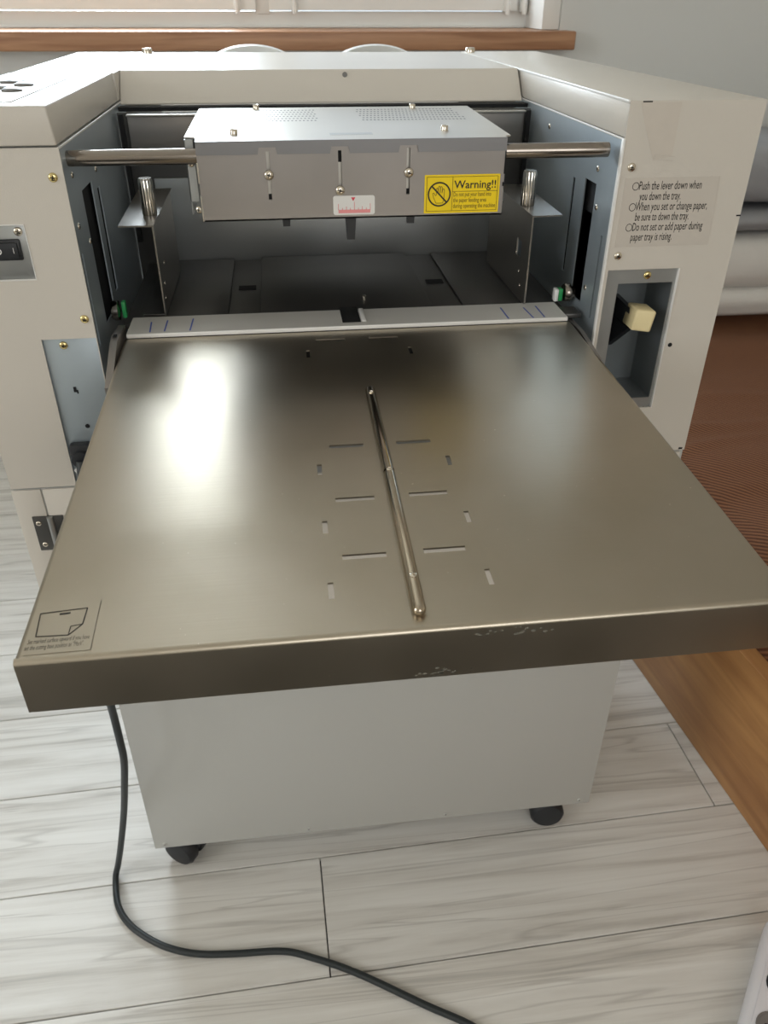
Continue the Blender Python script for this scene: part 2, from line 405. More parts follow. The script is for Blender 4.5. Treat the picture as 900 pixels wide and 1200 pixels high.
for x in (-.138, .006, .557, .602):
    bm = bmesh.new(); add_box(bm, x-.008, x+.008, wy-.03, wy-.004, SILLZ+.036, SILLZ+.062, .002)
    add_lathe(bm, (x, wy-.03, SILLZ+.03), (0, 0, 1), [(0, 0), (.006, .001), (.006, .05), (0, .051)], 12)
    finish('hinge', bm, 'window_white', win)
# left window (outside the picture, lights the room)
w2 = struct(plate('window_2', L0, L1, LZ0, LZ1, [(L0+.07, (L0+L1)/2-.04, LZ0+.07, LZ1-.07), ((L0+L1)/2+.04, L1-.07, LZ0+.07, LZ1-.07)], .06, lambda u, v, w_: (RX0-.06-w_, u, v), 'window_white'))
for a, b in ((L0+.06, (L0+L1)/2-.03), ((L0+L1)/2+.03, L1-.06)):
    box('pane', RX0-.095, RX0-.089, a, b, LZ0+.06, LZ1-.06, 'window_glass', w2, bev=0)

# ------------------------------------------------------------------ the machine
mc = thing('paper_cutting_machine', 'putty-coloured floor-standing paper cutting machine with a wide steel feed tray', 'machine', (0, .33, 0))
XL, XR, XO = -.2290, .2187, .3352
ZT, ZS, ZB, YB = 1.0635, 1.0365, .7395, .662

# right tower
LEV = (.2222, .2893, .7905, .9283)
rp = plate('side_panel', XR, XO, ZB, ZT, [LEV], .0015, facing_front(0), 'putty_paint', mc)
rp['label'] = 'putty front panel with printed instructions and a lever opening'
bm = bmesh.new()
add_box(bm, XO-.0015, XO, .0016, YB, ZB, ZT-.0005, .0004, 1)
add_box(bm, XR, XO-.0016, YB-.0015, YB, ZB, ZT-.0005, .0004, 1)
finish('outer_side_panel', bm, 'putty_paint', mc)
bm = bmesh.new()
add_box(bm, XR, XO-.0003, .0016, YB, ZT-.0014, ZT+.0002, .0006, 2)
add_box(bm, XR, XR+.0014, .0006, .345, ZS, ZT-.0004, .0005, 2)
finish('top_cover', bm, 'putty_paint', mc)
box('lip_edge', XR-.0012, XR+.0005, .0006, .345, ZT-.0016, ZT+.0006, 'white_plastic', mc, bev=.0005)
def wall_fn(x, s): return lambda u, v, w_: (x+s*w_, u, v)
SL = [(.104, .110, .898, .987), (.048, .077, .884, .992), (.0165, .0195, .878, .954)]
iw = plate('inner_wall', .0016, .34, ZB, ZS-.001, SL, .0012, wall_fn(XR, 1), 'galvanised', mc)
for (y, z) in ((.0493, 1.0044), (.0404, .9736), (.0394, .9009), (.20, 1.020)):
    screw((XR, y, z), (-1, 0, 0), .0026, iw)
for y0, y1, z0, z1 in SL:
    box('slot_shade_sheet', XR+.004, XR+.006, max(.004, y0-.01), y1+.06, z0-.02, z1+.01, 'void_black', iw, bev=0)  # black sheet paints the shade inside the tower behind each slot
box('wall_flange', XR-.0006, XR+.0012, .0016, .33, ZS-.0022, ZS-.0006, 'white_plastic', iw, bev=.0003)
for k, (x, z) in enumerate(((.2283, 1.0139), (.2290, .9408))):
    screw((x, 0, z), (0, -1, 0), .0036, rp)
lathe('panel_hole', (.2952, -.0002, .8555), (0, -1, 0), [(0, 0), (.0021, 0), (.0021, .0003), (0, .0003)], 'void_black', rp, 14)
box('side_notch', .3315, .3355, -.0003, .004, .9722, .9734, 'void_black', rp, bev=0)
box('corner_notch', .3285, .3325, -.0003, .001, .7405, .7425, 'void_black', rp, bev=0)
box('top_slit', .2292, .2372, -.0003, .001, ZT-.0012, ZT-.0002, 'void_black', rp, bev=0)
box('folded_edge', XR-.0010, XR+.0008, -.0006, .0040, ZB, ZS-.001, 'white_plastic', rp, bev=.0004)
box('folded_edge', LEV[1]-.0006, LEV[1]+.0004, -.0007, .0030, LEV[2], LEV[3], 'white_plastic', rp, bev=.0003)
# tape residue and instruction sticker
prism('tape_mark', [(.2275, -.0001, 1.0625), (.262, -.0001, 1.0625), (.262, -.0001, 1.022), (.246, -.0001, 1.019), (.2335, -.0001, 1.047)], (0, -.00015, 0), 'tape_residue', rp)
bm = bmesh.new()
for p, q in (((.247, -.0003, 1.0235), (.2645, -.0003, 1.0215)), ((.2465, -.0003, 1.0195), (.264, -.0003, 1.0185)), ((.247, -.0003, 1.0235), (.2465, -.0003, 1.0195))):
    strip(bm, p, q, .0005, (0, -1, 0))
finish('scratch_mark', bm, 'clear_sticker', rp)
il = prism('instruction_label', [(.2245, -.0001, 1.0055), (.3085, -.0001, 1.0055), (.311, -.0001, .9485), (.2245, -.0001, .9485)], (0, -.0002, 0), 'clear_sticker', mc)
bm = bmesh.new()
text_into(bm, ['\u25cbPush the lever down when'.replace('\u25cb', ''), 'you down the tray.', 'When you set or change paper,', 'be sure to down the tray.', 'Do not set or add paper during', 'paper tray is rising.'],
          (.2330, -.00042, .9960), (1, 0, 0), (0, 0, 1), .0098, .00845, .63, [.0045, .0065, .0045, .0055, .0045, .0045], [.0560, .0370, .0650, .0490, .0645, .0380], .004)
for k in (0, 2, 4):
    c = Vector((.2347, -.00042, .9960-k*.00845+.0028))
    vs = [[bm.verts.new(c+Vector((math.cos(a)*r, 0, math.sin(a)*r*1.1))) for a in [2*math.pi*i/20 for i in range(20)]] for r in (.0030, .0025)]
    for i in range(20): bm.faces.new([vs[0][i], vs[0][(i+1) % 20], vs[1][(i+1) % 20], vs[1][i]])
finish('lettering', bm, 'black_ink', il, smooth=False)
# lever bracket in the right panel
lb = plate('lever_bracket', LEV[0]+.0005, LEV[1]-.0003, LEV[2]+.0004, LEV[3]-.0004, [(.2345, .2862, .8005, .9152)], .0012, facing_front(.0022), 'sheet_steel', mc)
bm = bmesh.new()
a0, a1, b0, b1, dp = .2345, .2862, .8005, .9152, .052
add_box(bm, a0-.001, a0, .0034, dp, b0, b1); add_box(bm, a1, a1+.001, .0034, dp, b0, b1)
add_box(bm, a0, a1, .0034, dp, b1, b1+.001); add_box(bm, a0, a1, .0034, dp, b0-.001, b0)
add_plate(bm, a0, a1, b0, b1, [(a0+.012, a0+.019, b0+.01, b1-.028)], .001, facing_front(dp))
finish('recess_box', bm, 'recess_steel', lb, ang=20)
box('slot_shade_sheet', a0+.008, a0+.024, dp+.006, dp+.008, b0, b1-.02, 'void_black', lb, bev=0)  # black sheet stands in for the shade behind the lever slot
screw((.2608, .0022, .9222), (0, -1, 0), .0036, lb, 'brass_screw')
screw((.262, .02, .8006), (0, 0, 1), .0034, lb, 'brass_screw')
lv = prism('lever', [(.2545, .06, .860), (.2545, .06, .890), (.2545, .014, .888), (.2545, .012, .884), (.2545, .012, .874), (.2545, .03, .866)], (.004, 0, 0), 'black_plastic', mc)
bm = bmesh.new()
add_box(bm, .2530, .2695, -.008, .016, .8715, .8915, .0022, 3, fn=lambda x, y, z: (x+(.0025 if z > .883 else 0), y+(.006 if x < .260 else 0), z))
finish('lever_knob', bm, 'cream_plastic', lv)
prism('lever_gusset', [(.2535, .05, .838), (.2535, .05, .870), (.2535, .008, .8705)], (.0055, 0, 0), 'black_plastic', lv)

# left tower
SW = (-.3005, -.2668, .9360, .9805); LP = (-.2752, -.2298, .742, .8850)
lp = plate('side_panel', -XO, XL, ZB, ZS-.0008, [SW, LP], .0015, facing_front(0), 'putty_paint', mc)
lp['label'] = 'putty front panel with a power switch plate and a bluish access plate'
bm = bmesh.new()
add_box(bm, -XO, -XO+.0015, .0016, YB, ZB, ZS-.0008, .0004, 1); add_box(bm, -XO+.0016, XL, YB-.0015, YB, ZB, ZS, .0004, 1)
finish('outer_side_panel', bm, 'putty_paint', mc)
bm = bmesh.new()   # deep cover cap of the left tower
add_box(bm, -XO-.0005, XL-.0003, -.0022, .300, ZS+.0006, ZT+.0008, .0016, 3, fn=lambda x, y, z: (x-(.0022 if (x > -.24 and z > 1.05) else 0), y, z))
finish('console_cover', bm, 'putty_paint', mc)
box('rear_cover', -XO, XL-.0003, .3015, YB, ZS+.0006, ZT+.0004, 'putty_paint', mc, bev=.001)
SLL = [(.112, .124, .890, .985), (.050, .094, .880, .995), (.004, .010, .875, .954)]
iw = plate('inner_wall', .0016, .34, ZB, ZS-.001, SLL, .0012, wall_fn(XL, -1), 'galvanised', mc)
for (y, z) in ((.0262, 1.0116), (.0151, .9745), (.045, .955), (.12, 1.0)): screw((XL, y, z), (1, 0, 0), .0026, iw)
for y0, y1, z0, z1 in SLL: box('slot_shade_sheet', XL-.006, XL-.004, max(.004, y0-.01), y1+.06, z0-.02, z1+.01, 'void_black', iw, bev=0)  # same black sheets painting the left tower's unlit inside
box('wall_flange', XL-.0012, XL+.0006, .0016, .33, ZS-.0022, ZS-.0006, 'white_plastic', iw, bev=.0003)
for x, z in ((-.2374, 1.0145), (-.2359, .9019)): screw((x, 0, z), (0, -1, 0), .0036, lp, 'brass_screw')
# console: film, display, buttons
cz = ZT+.0010
con = prism('control_console', [(-.3325, .020, cz), (-.2620, .020, cz), (-.2605, .245, cz), (-.3325, .245, cz)], (0, 0, .0006), 'clear_sticker', mc)
box('display', -.312, -.272, .196, .232, cz+.0006, cz+.0012, 'lcd_grey', con, bev=.0002)
for (x, y) in ((-.302, .175), (-.283, .148), (-.296, .122), (-.281, .100), (-.318, .150), (-.318, .100)):
    lathe('button', (x, y, cz+.0006), (0, 0, 1), [(.0085, 0), (.0082, .0014), (.006, .0024), (0, .0027)], 'button_grey', con, 18)
box('cover_gap', -XO+.004, -.262, .2995, .3020, ZT-.004, ZT+.0005, 'void_black', mc, bev=0)
# switch plate
sp = box('switch_plate', SW[0]-.012, SW[1]+.002, .0026, .0040, SW[2]-.002, SW[3]+.002, 'sheet_steel', mc, bev=.0004)
bm = bmesh.new()
a, b, c, d = SW; rw = .0009
add_box(bm, a, b, -.0005, .0024, c, c+rw, .0003, 1); add_box(bm, a, b, -.0005, .0024, d-rw, d, .0003, 1); add_box(bm, b-rw, b, -.0005, .0024, c, d, .0003, 1); add_box(bm, a, a+rw, -.0005, .0024, c, d, .0003, 1)
finish('plate_rim', bm, 'white_plastic', sp)
screw((-.2735, .0026, .9745), (0, -1, 0), .0036, sp)
screw((-.2945, .0026, .9745), (0, -1, 0), .0036, sp)
swt = box('rocker_switch', -.2985, -.2735, -.0012, .0026, .9525, .9690, 'black_plastic', mc, bev=.0012)
bm = bmesh.new(); add_box(bm, -.2965, -.2755, -.0030, .0, .9545, .9670, .0008, 2, fn=lambda x, y, z: (x, y-(.0016 if x < -.286 and y < -.001 else 0), z))
finish('rocker', bm, 'black_rubber', swt)
bm = bmesh.new(); strip(bm, (-.2790, -.0031, .9588), (-.2790, -.0031, .9632), .0009, (0, -1, 0))
vs = [[bm.verts.new((-.2900+math.cos(t)*r, -.0049, .961+math.sin(t)*r)) for t in [2*math.pi*i/18 for i in range(18)]] for r in (.0026, .0018)]
for i in range(18): bm.faces.new([vs[0][i], vs[0][(i+1) % 18], vs[1][(i+1) % 18], vs[1][i]])
finish('switch_mark', bm, 'white_plastic', swt, smooth=False)
# bluish access plate
ap = box('access_plate', LP[0]-.002, LP[1]-.0003, .0026, .0040, LP[2]-.0015, LP[3]+.002, 'galvanised', mc, bev=.0003)
screw((-.2585, .0026, .8785), (0, -1, 0), .0036, ap, 'brass_screw')
lathe('plate_hole', (-.2535, .0024, .8005), (0, -1, 0), [(0, 0), (.0021, 0), (.0021, .0002), (0, .0002)], 'void_black', ap, 14)
bm = bmesh.new(); add_box(bm, -.2585, -.2560, .0022, .0026, .8345, .8395); add_box(bm, -.2560, -.2548, .0022, .0026, .8330, .8365); finish('plate_slot', bm, 'void_black', ap)
bm = bmesh.new()
add_box(bm, -.2722, -.2525, -.008, .0026, .764, .786, .003, 2); add_lathe(bm, (-.262, -.012, .772), (0, 1, 0), [(0, 0), (.0085, .0005), (.009, .003), (.009, .012), (0, .0125)], 18)
fo = finish('cable_grommet', bm, 'black_rubber', ap)
lathe('grommet_clip', (-.2705, -.006, .7605), (.5, 0, -1), [(0, 0), (.0018, 0), (.0018, .008), (0, .0085)], 'white_plastic', ap, 10)

# hood between the towers
bm = bmesh.new()
x0, x1 = XL+.0006, XR-.0018
add_prism(bm, [(x0, .336, ZT), (x0, .305, 1.0330), (x0, .32, 1.0330), (x0, YB-.002, 1.0330), (x0, YB-.002, ZT)], (x1-x0, 0, 0))
bmesh.ops.bevel(bm, geom=[e for e in bm.edges if abs(e.verts[0].co.x-e.verts[1].co.x) > .1], offset=.0012, segments=2, affect='EDGES')
hd = finish('rear_hood', bm, 'putty_paint', mc)
lathe('hood_button', (.017, .333, 1.058), (0, -1, .2), [(0, 0), (.0028, 0), (.0028, .004), (0, .0045)], 'button_grey', hd, 12)
for x in (-.2355, .228):
    lathe('hinge_pin', (x, .640, ZT), (0, 0, 1), [(.0068, 0), (.0068, .0052), (.006, .0062), (0, .0064)], 'screw_steel', mc, 14)
# dark gap and back plates of the feed throat
box('hood_gap', XL+.001, XR-.001, .283, .300, 1.0290, 1.0328, 'void_black', mc, bev=0)
box('throat_back', XL+.0005, XR-.0005, .272, .2745, ZB, 1.029, 'dark_steel', mc, bev=.0005)
box('upper_back_plate', XL+.012, XR-.010, .262, .2645, .9835, 1.0285, 'head_steel', mc, bev=.0006)
box('back_flange', XL+.012, XR-.010, .256, .2645, 1.0270, 1.0288, 'lid_steel', mc, bev=.0005)
for x0, x1 in ((XR-.0085, XR-.004), (XL+.004, XL+.0085)): box('back_slit', x0, x1, .258, .262, .90, 1.0288, 'void_black', mc, bev=0)
box('lower_back_plate', XL+.03, XR-.03, .266, .2705, .866, .965, 'sheet_steel', mc, bev=.0005)

# cross rods
for a, b in ((XL, -.128), (.123, XR-.004)):
    lathe('cross_rod', (a, .022, 1.0245), (1, 0, 0), [(0, 0), (.0058, 0), (.0060, .0008), (.0060, b-a-.0004), (0, b-a)], 'rod_steel', mc, 24)

# feed head
H0, H1, HY, HZ0, HZ1, HB = -.128, .1226, .010, .9765, 1.0370, .228
SLT = [(-.0735, -.0709, .9925, 1.0290), (-.0160, -.0132, .9990, 1.0290), (.0400, .0428, .9945, 1.0300)]
head = box('feed_head', H0+.006, H1-.006, HY+.008, HB-.004, HZ0+.006, HZ1-.003, 'dark_steel', mc, bev=.001)
bm = bmesh.new(); add_plate(bm, H0, H1, HZ0, 1.0335, SLT, .0012, facing_front(HY))
add_box(bm, H0, H1, HY, HY+.010, HZ0, HZ0+.0012)
fp = finish('head_front_plate', bm, 'head_steel', head, ang=20)
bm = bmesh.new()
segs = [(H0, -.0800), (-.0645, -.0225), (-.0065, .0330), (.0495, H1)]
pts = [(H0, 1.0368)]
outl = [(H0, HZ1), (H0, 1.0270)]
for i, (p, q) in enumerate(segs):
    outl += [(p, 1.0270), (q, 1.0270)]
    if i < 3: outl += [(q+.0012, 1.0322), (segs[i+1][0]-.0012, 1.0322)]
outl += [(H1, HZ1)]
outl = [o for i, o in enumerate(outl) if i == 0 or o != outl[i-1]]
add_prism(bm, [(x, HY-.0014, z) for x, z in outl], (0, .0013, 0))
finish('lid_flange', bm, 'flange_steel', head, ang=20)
bm = bmesh.new()
add_prism(bm, [(H0, HY-.001, HZ1-.0012), (H1, HY-.001, HZ1-.0012), (H1, .0190, HZ1-.0012), (.1285, .0205, HZ1-.0012), (.1365, HB, HZ1-.0012), (-.1395, HB, HZ1-.0012), (-.1385, .0365, HZ1-.0012), (-.1290, .0335, HZ1-.0012)], (0, 0, .0012))
bmesh.ops.bevel(bm, geom=bm.edges[:], offset=.0004, segments=1, affect='EDGES')
lid = finish('head_lid', bm, 'lid_steel', head, ang=20)
bm = bmesh.new()
for (xa, xb, na) in ((-.1300, -.0240, 30), (.0165, .1150, 28)):
    for j in range(6):
        for i in range(na):
            x = xa+(xb-xa)*(i+.5*(j % 2))/na; y = .125+.078*j/5
            vs = [bm.verts.new((x+math.cos(k*math.pi/3)*.0011, y+math.sin(k*math.pi/3)*.0034, HZ1+.0001)) for k in range(6)]; bm.faces.new(vs)
pf = finish('vent_perforation', bm, 'dark_steel', lid, smooth=False); pf['kind'] = 'stuff'
box('lid_mark', -.0205, .0152, .0335, .0445, HZ1, HZ1+.0002, 'sheet_steel', lid, bev=0)
for x, y in ((-.0987, .045), (-.0824, .2166), (.0784, .052), (.0752, .2098)):
    lathe('lid_post', (x, y, HZ1), (0, 0, 1), [(.0032, 0), (.0032, .0035), (.0026, .0042), (.0012, .0038), (0, .0036)], 'screw_steel', lid, 12)
for x, z in ((-.0722, 1.0116), (-.0150, .9988), (.0418, 1.0115)): screw((x, HY-.0006, z), (0, -1, 0), .0040, fp, h=.55)
box('slot_plate', H0+.01, H1-.01, HY+.0035, HY+.0045, HZ0+.004, 1.030, 'lid_steel', head, bev=0)
for x0, x1, z0, z1 in (SLT[0], SLT[2]): box('slot_end_shade', x0, x1, HY+.0024, HY+.0034, z0, z0+.004, 'void_black', head, bev=0)  # black blocks stand in for the shadow at the slot ends
x0, x1, z0, z1 = SLT[1]; box('slot_end_shade', x0, x1, HY+.0024, HY+.0034, z1-.009, z1, 'void_black', head, bev=0)
# side brackets of the head
bm = bmesh.new(); add_box(bm, -.1385, -.1372, .030, .20, .978, HZ1-.0014, .0004, 1); add_box(bm, -.1385, -.131, .030, .0312, .988, HZ1-.0014, .0004, 1)
sb_ = finish('head_bracket', bm, 'sheet_steel', head)
screw((-.1345, .030, 1.018), (0, -1, 0), .003, sb_); screw((-.1315, .0195, .984), (-.3, -1, 0), .003, sb_)
bm = bmesh.new(); add_box(bm, H0+.0004, H0+.0016, HY+.0010, .05, HZ0, 1.0335, .0003, 1); finish('head_side_plate', bm, 'head_steel', head)
bm = bmesh.new(); add_box(bm, H0-.0009, H0+.0006, HY-.0006, HY+.0015, 1.006, 1.0215, .0003, 1); add_box(bm, H0-.0007, H0+.0006, HY-.0006, HY+.0015, HZ0, .9965, .0003, 1); finish('bright_edge', bm, 'chrome', head)
bm = bmesh.new(); add_box(bm, H1+.001, H1+.0022, .0165, .20, .9775, HZ1-.0014, .0004, 1); add_box(bm, H1-.001, H1+.0022, .0165, .0177, .9775, HZ1-.0014, .0004, 1)
sb_ = finish('head_bracket', bm, 'sheet_steel', head)
screw((.1255, .025, .984), (.5, -1, 0), .003, sb_)
bm = bmesh.new(); add_box(bm, H1-.0007, H1+.0004, HY-.0003, HY+.0012, 1.009, 1.0275); add_box(bm, H1-.0012, H1+.0003, HY-.0004, HY+.001, .9995, 1.0025); finish('edge_notch', bm, 'void_black', head)
# tabs hanging under the head
bm = bmesh.new(); add_prism(bm, [(-.0110, .016, HZ0+.004), (-.0012, .016, HZ0+.004), (-.0028, .016, .9575), (-.0094, .016, .9575)], (0, .004, 0)); finish('feed_tab', bm, 'black_plastic', head, ang=20)
for x in (-.0602, .0475):
    bm = bmesh.new(); add_prism(bm, [(x-.004, .03, HZ0+.008), (x+.004, .03, HZ0+.008), (x+.003, .03, .9665), (x-.003, .03, .9665)], (0, .004, 0)); finish('feed_tab', bm, 'black_plastic', head, ang=20)
# ruler sticker
def rounded(x0, x1, z0, z1, r, y, n=4):
    out = []
    for cx, cz_, a0 in ((x1-r, z1-r, 0), (x0+r, z1-r, 90), (x0+r, z0+r, 180), (x1-r, z0+r, 270)):
        for k in range(n+1):
            a = math.radians(a0+90*k/n); out.append((cx+r*math.cos(a), y, cz_+r*math.sin(a)))
    return out
ry = HY-.0001
rl = prism('scale_label', rounded(-.0210, .0136, .9794, .9945, .0018, ry), (0, -.0005, 0), 'white_plastic', mc)
bm = bmesh.new(); yy = ry-.0006
add_prism(bm, [(-.0062, yy, .9932), (-.0026, yy, .9932), (-.0044, yy, .9902)], (0, -.0001, 0), 0)
add_prism(bm, [(-.0168, yy, .9808), (.0098, yy, .9808), (.0098, yy, .9835), (-.0168, yy, .9835)], (0, -.0001, 0), 1)
for k in range(9):
    x = -.0168+k*.003325; hgt = .0062 if k in (4,) else (.0048 if k in (0, 8) else (.0026 if k % 2 == 0 else .0016))
    strip(bm, (x, yy, .9833), (x, yy, .9834+hgt), .0003, (0, -1, 0), 0)
finish('scale_print', bm, ['red_ink', 'pink_ink'], rl, smooth=False)
# warning sticker
wl = prism('warning_label', rounded(.0553, .1192, .9788, 1.0092, .0006, ry, 2), (0, -.0003, 0), 'yellow_sticker', mc)
bm = bmesh.new(); yy = ry-.00042
a, b, c, d = .0572, .1174, .9806, 1.0076
for p, q in (((a, c), (b, c)), ((a, d), (b, d)), ((a, c), (a, d)), ((b, c), (b, d)), ((.0790, c), (.0790, d)), ((.0790, .9960), (b, .9960))):
    strip(bm, (p[0], yy, p[1]), (q[0], yy, q[1]), .00035, (0, -1, 0), 1)
cc = Vector((.0679, yy, .9940)); n = 36
vs = [[bm.verts.new(cc+Vector((math.cos(t)*r, -.0002, math.sin(t)*r))) for t in [2*math.pi*i/n for i in range(n)]] for r in (.0098, .0086)]
for i in range(n): bm.faces.new([vs[0][i], vs[0][(i+1) % n], vs[1][(i+1) % n], vs[1][i]])
strip(bm, cc+Vector((-.0064, -.0001, .0064)), cc+Vector((.0064, -.0001, -.0064)), .0012, (0, -1, 0), 0)
def hand_line(pts):
    P = [cc+Vector((x*.001, 0, z*.001)) for x, z in pts]
    for p, q in zip(P, P[1:]): strip(bm, p, q, .0004, (0, -1, 0), 1)
hand_line([(-2.5, -7), (-4.8, -2.6), (-5.6, .6), (-4.6, 1.2), (-3.2, -1), (-2.4, -.6), (-2.6, 4), (-2.0, 5), (-1.2, 4.4), (-1.0, .8), (-.8, 5.6), (0, 6.6), (.7, 5.6), (.7, 1), (1, 5.6), (1.8, 6.2), (2.5, 5.2), (2.3, .8), (2.9, 4), (3.7, 4.4), (4.3, 3.4), (4.2, -3), (3.2, -7), (-2.5, -7)])
finish('warning_symbol', bm, ['black_ink', 'brown_ink'], wl, smooth=False)
bm = bmesh.new()
text_into(bm, ['Warning!!'], (.0805, yy, .9984), (1, 0, 0), (0, 0, 1), .0088, .01, .86, None, [.0355], .012)
finish('lettering', bm, 'black_ink', wl, smooth=False)
bm = bmesh.new()
text_into(bm, ['Do not put your hand into', 'the paper feeding area', 'during operating the machine'], (.0800, yy, .9920), (1, 0, 0), (0, 0, 1), .0050, .0046, .60, None, [.0325, .0285, .0365], .008)
finish('lettering', bm, 'brown_ink', wl, smooth=False)

# elevator deck inside the throat
ZE = .8765
deck = box('elevator_deck', XL+.012, XR-.012, .060, .262, ZE-.006, ZE-.0012, 'dark_steel', mc, bev=.0005)
box('deck_plate', -.0895, .0775, .0625, .262, ZE-.001, ZE+.0022, 'dark_steel', deck, bev=.001)
box('deck_plate', -.2060, -.1205, .0600, .262, ZE-.001, ZE+.0010, 'dark_steel', deck, bev=.0008)
box('deck_plate', .1085, .2000, .0600, .262, ZE-.001, ZE+.0010, 'dark_steel', deck, bev=.0008)
for x in (-.105, .094):
    box('deck_slot', x-.008, x+.010, .150, .163, ZE-.0011, ZE-.0004, 'void_black', deck, bev=0)
lathe('deck_pin', (.0125, .095, ZE+.0022), (0, 0, 1), [(.002, 0), (.002, .004), (0, .0045)], 'screw_steel', deck, 10)
st = plate('guide_strip', -.2072, .1965, .0165, .0600, [(-.0146, .0030, .0245, .0601)], .0025, lambda u, v, w_: (u, v, .8785+w_), 'strip_white', mc)
box('strip_edge', -.2072, .1965, .0150, .0166, .8775, .8812, 'white_plastic', st, bev=.0006)
box('notch_block', -.0144, .0028, .0247, .0720, .868, .8800, 'void_black', mc, bev=.0006)
box('notch_tab', .0034, .0075, .025, .0600, .8810, .8822, 'white_plastic', st, bev=.0005)
for xa, ya, xb, yb in ((-.1888, .046, -.1872, .0194), (-.1745, .049, -.1746, .0201), (-.1514, .051, -.1521, .0196), (.1399, .049, .1401, .0176), (.1621, .0465, .1638, .0172), (.175, .050, .1748, .0183)):
    bm = bmesh.new(); strip(bm, (xa, ya, .8811), (xb, yb, .8811), .0013, (0, 0, 1)); finish('pen_mark', bm, 'blue_ink', st, smooth=False)
# side guides with knurled posts
for sx, x, y, zt, fx, slot in ((-1, -.1775, .0664, .9605, -.2083, False), (1, .1655, .0572, .9625, .1945, True)):
    hs = [(.083, .100, .918, .934)] if slot else []
    g = plate('side_guide', y, .215, .8795, zt, hs, .0014, wall_fn(x, sx), 'guide_steel', mc)
    g['label'] = 'bent steel side guide with flat top flange'
    yb = .1755 if sx < 0 else .150
    prism('guide_flange', [(x, y, zt-.0002), (fx, y+.002, zt-.0002), (fx-.003*(-sx), yb+.05, zt-.0002), (x, yb+.055, zt-.0002)], (0, 0, .0014), 'guide_steel', g)
    bm = bmesh.new(); cx = x+sx*.0085*(.55 if sx > 0 else .6); cy = y+.042; n = 40
    cx = x+(-.0075 if sx < 0 else .0065)
    rings = []
    for h, rr in ((0, .0062), (.001, .0066), (.030, .0066), (.032, .0058)):
        rings.append([bm.verts.new((cx+math.cos(2*math.pi*k/n)*rr*(1 if k % 2 else .93), cy+math.sin(2*math.pi*k/n)*rr*(1 if k % 2 else .93), zt+.0012+h)) for k in range(n)])
    for p, q in zip(rings, rings[1:]):
        for k in range(n): bm.faces.new([p[k], p[(k+1) % n], q[(k+1) % n], q[k]])
    bm.faces.new(rings[-1]); bm.faces.new(rings[0][::-1])
    finish('knurled_post', bm, 'chrome', g, ang=50)
    for (yy, zz) in ((.085, .905), (.10, .92), (.078, .893)): screw((x-sx*.0001, yy, zz), (-sx, 0, 0), .0018, g)
    box('guide_foot', min(x, x+sx*.022), max(x, x+sx*.022), y+.006, .20, .8778, .8794, 'dark_steel', g, bev=.0004)
# feed sensors on the throat walls
bm = bmesh.new(); add_box(bm, .1975, .2015, .062, .070, .8805, .8925, .0008, 2); fs = finish('feed_sensor', bm, 'white_plastic', mc)
box('sensor_band', .2016, .2058, .0622, .0698, .8810, .8925, 'green_plastic', fs, bev=.0006)
lathe('bushing', (.2075, .067, .888), (1, 0, 0), [(0, 0), (.008, 0), (.009, .002), (.009, .006), (.006, .0075), (.006, .0105), (0, .0105)], 'rod_steel', fs, 20)
box('cable_clip', .1990, .2150, .030, .052, .8745, .8790, 'dark_steel', fs, bev=.001)
bm = bmesh.new(); add_lathe(bm, (-.2245, .060, .8885), (1, 0, 0), [(0, 0), (.008, 0), (.009, .002), (.009, .006), (0, .008)], 18); fs = finish('feed_sensor', bm, 'rod_steel', mc)
box('sensor_band', -.2160, -.2125, .060, .067, .8810, .8960, 'green_plastic', fs, bev=.0006)
prism('tray_hook', [(-.2165, .035, .8830), (-.2165, .000, .8865), (-.2165, -.012, .884), (-.2165, -.060, .864), (-.2165, -.060, .852), (-.2165, .035, .858)], (.0060, 0, 0), 'head_steel', mc)
prism('tray_hook', [(.2035, .035, .8730), (.2035, .000, .8735), (.2035, -.050, .866), (.2035, -.050, .852), (.2035, .035, .858)], (.0040, 0, 0), 'head_steel', mc)
box('hook_hole', -.2148, -.2118, -.004, .002, .8862, .8868, 'void_black', mc, bev=0)

# feed tray (slopes gently down to the front)
TX0, TX1, TY0, TY1, TZ = -.2098, .1998, -.3760, .0146, .8595
KT = .0175/.3879
def tz(y): return TZ+(y-TY0)*KT
def tfn(u, v, w_): return (u, v, tz(v)-w_)
holes = []
for x0, x1, y in ((-.0411, -.0150, -.0040), (.0063, .0324, -.0042), (-.0416, -.0175, -.1879), (.0057, .0302, -.1872), (-.0423, -.0173, -.2536), (.0050, .0301, -.2526), (-.0427, -.0170, -.3116), (.0047, .0296, -.3109)):
    holes.append((x0, x1, y-.0030, y+.0014))
for x, y0, y1 in ((-.0491, -.0396, -.0250), (.0397, -.0410, -.0265), (-.0502, -.2240, -.2110), (.0384, -.2212, -.2092), (-.0507, -.2885, -.2762), (.0375, -.2870, -.2752), (-.0512, -.3471, -.3337), (.0376, -.3453, -.3319)):
    holes.append((x-.0016, x+.0016, y0, y1))
bm = bmesh.new()
R_ = .0030
add_plate(bm, TX0+R_, TX1-R_, TY0+R_, TY1, holes, .0012, tfn)
def fold(seg, depth, n=5):
    """rounded fold profile (out, down) then extruded along seg"""
    prof = [(0, 0)]+[(R_*math.sin(a), R_-R_*math.cos(a)) for a in [math.pi/2*(k+1)/n for k in range(n)]]+[(R_, depth), (R_-.0012, depth), (R_-.0012, R_), (0, .0012)]
    return prof
zf = tz(TY0+R_)
prof = fold(None, .0346)
add_prism(bm, [(TX0+R_*.1, TY0+R_-o, zf-d) for o, d in prof], (TX1-TX0-R_*.2, 0, 0))
